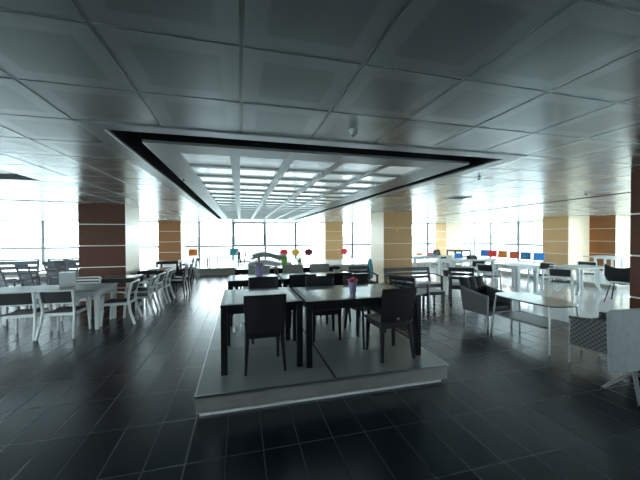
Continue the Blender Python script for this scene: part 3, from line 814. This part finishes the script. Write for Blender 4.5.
# ------------------------------------------------------------------ right side: white tables and chairs
white_table(7.15, 9.05, 11.45, 12.25, 'long white table furthest back, under the red and orange chairs', lw=.11)
white_table(7.35, 9.2, 9.3, 10.1, 'long white table in the middle of the right hand row', lw=.11)
white_table(7.72, 8.5, 7.0, 7.85, 'long white table nearest of the right hand row, behind the wicker armchair', lw=.11)
place(wch, 8.0, 11.05, 0, 20, 'white armchair with turquoise item on it at the furthest white table', 'chair')
place(wch, 7.85, 8.85, 0, -8, 'white armchair at the near side of the middle white table on the right', 'chair')
place(wch, 7.25, 7.55, 0, -70, 'white armchair with black back directly above the tufted wicker armchair', 'chair')
place(wch, 8.95, 7.3, 0, 90, 'white armchair between the nearest long white table and the curved leg table', 'chair')
place(wch, 8.15, 6.10, 0, -58, 'white armchair with black back at the left of the curved leg table', 'chair')
place(wch, 10.6, 7.1, 0, 130, 'white armchair with dark back behind the curved leg table', 'chair')
def curved_table(x, y, z, w, d, lab, h=.745, rz=0):
    t = thing('dining_table', (x, y, z), R(rz)); tag(t, lab, 'table')
    for sx in (-1, 1):
        for sy in (-1, 1):
            MB().path([(sx*w*.40, sy*d*.42, 0), (sx*w*.30, sy*d*.34, .08), (sx*w*.23, sy*d*.26, .25), (sx*w*.22, sy*d*.24, .5), (sx*w*.25, sy*d*.26, h-.03)], .07, .05, side=(-sx*.6, sy, 0)).build('leg', 'white_paint', t, bevel=.005)
    MB().box(0, 0, h-.06, w*.5, d*.5, .05).build('apron', 'white_paint', t)
    MB().prism(rrect(w, d, .07), h-.03, h).build('tabletop', 'white_paint', t, bevel=.005)
    return t
curved_table(9.4, 6.5, 0, 1.15, .9, 'white table with outward curving legs before the pale yellow pillar', rz=-12)
curved_table(12.3, 7.6, .15, 1.0, 1.0, 'smaller white table by the right windows before the reddish pillar')

# black shell chair with pale cushion
t = thing('shell_chair', (8.95, 5.22, 0), R(-72)); tag(t, 'black shell chair with white cushion beside the dark pillar on the right', 'chair')
for sx in (-1, 1):
    MB().tube([(sx*.27, .25, 0), (sx*.2, .16, .42)], .014).build('leg', 'black_frame', t, smooth=True)
    MB().tube([(sx*.27, -.3, 0), (sx*.2, -.15, .42)], .014).build('leg', 'black_frame', t, smooth=True)
def shell(u, v):
    x = (u-.5)*.62
    y = .28-v*.58 if v < .62 else .28-.36-(v-.62)*.62
    z = .43+.05*(2*u-1)**2+(0 if v < .45 else ((v-.45)/.55)**1.4*.42)+.04*(abs(2*u-1)**3)*min(1, v*2)
    return (x*(1-.15*max(0, v-.7)/.3), y, z)
MB().sheet(shell, 14, 16, .016).build('shell', 'black_plastic', t, smooth=True)
MB().sheet(lambda u, v: ((u-.5)*.46, -.12+v*.38, .475+.01*math.sin(PI*u)), 8, 6, .05).build('seat_cushion', 'white_paint', t, bevel=.015, smooth=True)

# small moulded colour chairs
def colour_chair(m, rnd=False, arms=False):
    t = thing('plastic_chair')
    for sx in (-1, 1):
        for sy in (-1, 1): MB().tube([(sx*.2, sy*.2, 0), (sx*.16, sy*.15, .43)], .012).build('leg', 'white_paint', t, smooth=True)
    MB().sheet(lambda u, v: ((u-.5)*.40, -.18+v*.38, .445-.01*math.sin(PI*u)*math.sin(PI*v)), 8, 6, .02).build('seat', m, t, smooth=True)
    if rnd:
        b = MB().prism([(x, y) for x, y in oval(.21, .17, 2.3, 28)], -.01, .01).build('backrest', m, t, bevel=.004)
        b.rotation_euler = (R(80), 0, 0); b.location = (0, -.21, .60)
        MB().tube([(-.08, -.17, .45), (-.08, -.195, .55)], .012).tube([(.08, -.17, .45), (.08, -.195, .55)], .012).build('back_support', 'white_paint', t, smooth=True)
    else:
        MB().sheet(lambda u, v: ((u-.5)*(.42-.03*v), -.19-.06*v-.02*math.sin(PI*u), .52+v*.33), 8, 4, .016).build('backrest', m, t, smooth=True)
        MB().tube([(-.16, -.17, .44), (-.17, -.195, .54)], .012).tube([(.16, -.17, .44), (.17, -.195, .54)], .012).build('back_support', 'white_paint', t, smooth=True)
    return t
SZ = .30
place(colour_chair('orange'), -2.06, 14.3, SZ, 180, 'orange chair on the window step at the left end of the aisle', 'chair')
place(colour_chair('red', True), 2.02, 14.4, SZ, 180, 'round backed red chair at the far windows behind the lime green pot', 'chair')
place(colour_chair('yellow', True), 2.59, 14.4, SZ, 180, 'round backed yellow chair at the far windows', 'chair')
place(colour_chair('maroon', True), 3.24, 14.4, SZ, 180, 'round backed maroon chair at the far windows', 'chair')
place(colour_chair('red', True), 5.12, 14.3, SZ, 200, 'round backed red chair right of the far tan pillar', 'chair')
place(colour_chair('turquoise'), -.29, 14.2, SZ, 180, 'turquoise low chair on the window step beside the pale tables', 'chair')
SR = .15
for p, (y, lab, m) in enumerate(((12.18, 'blue chair at the right windows, left neighbour of a red chair', 'blue'), (11.7, 'red chair at the right windows between blue and orange', 'red'),
    (11.14, 'orange chair at the right windows between two reddish ones', 'orange'), (10.52, 'coral red chair at the right windows beside a teal blue one', 'coral'),
    (9.98, 'teal blue chair at the right windows, fifth in the row', 'turquoise'), (9.40, 'bright blue chair at the right windows nearest the wide pillar', 'lightblue'))):
    if m == 'turquoise': mm = mat('steel_blue_plastic', (.05,.22,.42), .4); M['steelblue'] = mm; m = 'steelblue'
    place(colour_chair(m), 11.35, y, SR, 118, lab, 'chair')
place(colour_chair('lightblue'), 10.0, 12.25, 0, 140, 'light blue chair behind the middle white table on the right', 'chair')
place(colour_chair('red'), 9.2, 13.1, 0, 170, 'red chair behind the furthest white table on the right', 'chair')
place(colour_chair('orange'), 8.5, 12.95, 0, 180, 'orange chair beside the tan middle pillar at the furthest white table', 'chair')
black_table(10.9, 11.9, 13.6, 14.3, .15, 'small dark table by the right windows beside the light blue chair')

# bags on the tables and chairs
def bag(x, y, z, w, h, m, lab):
    t = thing('handbag', (x, y, z)); tag(t, lab, 'bag')
    MB().sheet(lambda u, v: ((u-.5)*w*(1-.25*v), .02*math.sin(PI*u), v*h), 8, 6, w*.4).build('body', m, t, bevel=.03, smooth=True)
    MB().tube([(-w*.2, 0, h), (-w*.16, 0, h*1.3), (0, 0, h*1.42), (w*.16, 0, h*1.3), (w*.2, 0, h)], .01).build('handle', m, t, smooth=True)
bag(8.5, 11.8, .75, .36, .26, 'brown', 'brown bag standing on the furthest white table')
bag(8.45, 9.6, .75, .4, .14, 'black_plastic', 'black bag lying on the middle white table on the right')
o = MB().sheet(lambda u, v: ((u-.5)*.34, (v-.5)*.3, .03+.015*math.sin(8*u)), 8, 8, .04).build('folded_towel', 'turquoise', smooth=True); o.location = (7.93, 11.35, .752); tag(o, 'turquoise folded towel on the near edge of the furthest white table', 'towel')
t = thing('wicker_basket', (8.1, 10.55, 0)); tag(t, 'black basket on the floor behind the middle white table', 'basket')
MB().lathe([(.12,0),(.15,.02),(.18,.22),(.17,.22),(.14,.03),(.001,.02)], n=20).build('body', 'black_mesh', t, smooth=True)

# ------------------------------------------------------------------ pale stools and tables at the window step
def frame_table(m, top):
    t = thing('side_table')
    for sx in (-1, 1):
        for sy in (-1, 1): MB().box(sx*.165, sy*.165, .2, .03, .03, .4).build('leg', m, t)
    MB().box(0, 0, .415, .37, .37, .03).build('tabletop', top, t, bevel=.003)
    return t
ft = frame_table('pale_grey', 'brown')
place(ft, -1.56, 14.0, SZ, 0, 'pale side table with brown top on the window step, first right of the orange chair', 'table')
place(ft, -1.14, 14.0, SZ, 0, 'pale side table with brown top on the window step, second right of the orange chair', 'table')
place(ft, -.71, 14.0, SZ, 0, 'pale side table with brown top on the window step beside the turquoise chair', 'table')
# folded dark chair with crossed legs
t = thing('folding_chair', (.08, 9.7, 0), R(20)); tag(t, 'folded dark chair leaning left of the stacked loungers', 'chair')
MB().bar((-.15,-.1,0), (.12,.1,1.15), .03, .04).build('leg', 'charcoal', t); MB().bar((.15,.1,0), (-.2,-.1,1.2), .03, .04).build('leg', 'charcoal', t)
MB().bar((.02,.25,0), (-.1,.2,1.15), .03, .04).build('leg', 'charcoal', t); MB().box(.05, .1, .85, .4, .3, .03).build('seat', 'charcoal', t)
MB().box(-.14, .05, 1.12, .03, .3, .1).build('backrest', 'charcoal', t)
# stacked loungers
def sun_lounger(m, L=1.5):
    t = thing('sun_lounger')
    def f(u, v):
        x = (u-.5)*L; z = .10+.05*math.sin(u*PI*1.9-.6)+(.05*((u-.75)/.25)**2 if u > .75 else 0)
        return (x, (v-.5)*.62, z)
    MB().sheet(f, 30, 4, .035).build('shell', m, t, smooth=True)
    MB().sheet(lambda u, v: (f(.04+.92*u, v)[0], f(u, .06+.88*v)[1], f(.04+.92*u, v)[2]+.06), 30, 4, .08).build('mattress', m, t, smooth=True)
    for sx in (-1, 1):
        for sy in (-1, 1):
            u = .5+sx*.28; z = f(u, .5)[2]
            MB().box((u-.5)*L, sy*.26, (z-.01)/2, .05, .04, z-.01).build('leg', m, t)
    return t
l1 = sun_lounger('grey_beige')
place(l1, .75, 8.85, .0, 0, 'grey beige wavy sun lounger, lowest of the stack behind the platform', 'sun lounger')
place(l1, .80, 8.85, .235, 0, 'grey beige wavy sun lounger, second from the bottom of the stack', 'sun lounger')
place(l1, .72, 8.85, .47, 0, 'grey beige wavy sun lounger, third from the bottom of the stack', 'sun lounger')
l2 = sun_lounger('pale_grey', 1.3)
place(l2, .80, 8.85, .705, 0, 'pale grey sun lounger second from the top of the stack', 'sun lounger')
l3 = sun_lounger('grey_beige', 1.0)
place(l3, .78, 8.85, .93, 0, 'short grey beige lounger on top of the stack behind the platform', 'sun lounger')
# more dark furniture behind the platform
place(bn, 2.3, 9.4, 0, 180, 'dark low slatted sofa behind the platform under the yellow chair', 'sofa', sc=(1,.9,.82))
place(ac, 3.2, 7.6, 0, 180, 'dark slatted armchair right behind the platform beside the parasol', 'chair')
t = thing('side_chair', (-6.1, 12.85, 0)); tag(t, 'small pale brown chair by the left windows beside the grey box', 'chair')
for sx in (-1, 1):
    for sy in (-1, 1): MB().box(sx*.17, sy*.17, .2, .035, .035, .4).build('leg', 'grey_beige', t)
MB().box(0, 0, .42, .42, .4, .04).build('seat', 'grey_beige', t, bevel=.01)
MB().sheet(lambda u, v: ((u-.5)*.42, -.19-.03*v, .44+v*.36), 6, 4, .03).build('backrest', 'brown', t, smooth=True)

# ------------------------------------------------------------------ outside
tag(MB().slab(-60, 80, Y1+.13, 70, -.3, -.12).slab(X1+.13, 80, -60, Y1+.13, -.3, -.12).slab(-80, -60, Y1+.13, 70, -.3, -.12).slab(-80, X0-.13, -60, Y1+.13, -.3, -.12).slab(X0-.13, X1+.13, -60, Y0-.16, -.3, -.12).build('ground', 'ground'), kind='structure')
# terrace railing
rt = thing('terrace_railing', (0, 20.2, -.12)); tag(rt, 'pale horizontal terrace railing outside the far windows', 'railing')
for z in (.55, .75, .95): MB().tube([(-11, 0, z), (12, 0, z)], .018).build('rail', 'pale_grey', rt, smooth=True)
for k in range(14): MB().box(-11+k*1.77, 0, .5, .05, .05, 1.0).build('post', 'pale_grey', rt)
hl = MB()
random.seed(3)
def ridge(x0, x1, y, h, n=40):
    pts = []
    for k in range(n+1):
        x = x0+(x1-x0)*k/n; z = h*(.55+.25*math.sin(k*.35)+.2*math.sin(k*.9+1)); pts.append((x, z))
    vs = [(x, y-30, -3) for x, z in pts]+[(x, y, z) for x, z in pts]+[(x, y+40, -3) for x, z in pts]; N = n+1
    hl.add(vs, [(k, k+1, N+k+1, N+k) for k in range(n)]+[(N+k, N+k+1, 2*N+k+1, 2*N+k) for k in range(n)])
ridge(-320, 300, 220, 2.2)
tag(hl.build('hills', 'hill', smooth=True), kind='structure')
def far_block(x, y, w, d, h, lab):
    t = thing('apartment_building', (x, y, -.3)); tag(t, lab, 'building')
    MB().slab(-w/2, w/2, -d/2, d/2, 0, h).build('wall', 'building', t)
    m = MB()
    for k in range(int(h//3)):
        for j in range(int(d//3)): m.box(-w/2-.03, -d/2+1.5+j*3, 1.6+k*3, .06, 1.3, 1.4)
        for j in range(int(w//3)): m.box(-w/2+1.5+j*3, -d/2-.03, 1.6+k*3, 1.3, .06, 1.4)
    w_ = m.build('window', 'shade_window', t)
far_block(66, 52, 14, 12, 13, 'hazy pale apartment block seen through the right windows, left one')
far_block(70, 36, 12, 10, 10, 'hazy pale apartment block seen through the right windows, right one')

# ------------------------------------------------------------------ light
w = bpy.data.worlds.new('sky'); S.world = w; w.use_nodes = True
n = w.node_tree; bg = n.nodes['Background']
tc = n.nodes.new('ShaderNodeTexCoord'); sp = n.nodes.new('ShaderNodeSeparateXYZ'); n.links.new(tc.outputs['Generated'], sp.inputs[0])
rp_ = n.nodes.new('ShaderNodeMapRange'); n.links.new(sp.outputs[2], rp_.inputs[0]); rp_.inputs[1].default_value = 0; rp_.inputs[2].default_value = .8
n.links.new(mixc(n, rp_.outputs[0], (.82, .93, 1), (.66, .84, 1)), bg.inputs['Color'])
bg.inputs['Strength'].default_value = 7.0
S.view_settings.view_transform = 'Standard'
S.view_settings.look = 'None'
S.view_settings.exposure = 0.75
S.view_settings.gamma = 1.0
try:
    S.cycles.use_denoising = True
    S.cycles.max_bounces = 8; S.cycles.diffuse_bounces = 4; S.cycles.glossy_bounces = 5; S.cycles.transparent_max_bounces = 8
    S.cycles.sample_clamp_indirect = 6
except Exception: pass
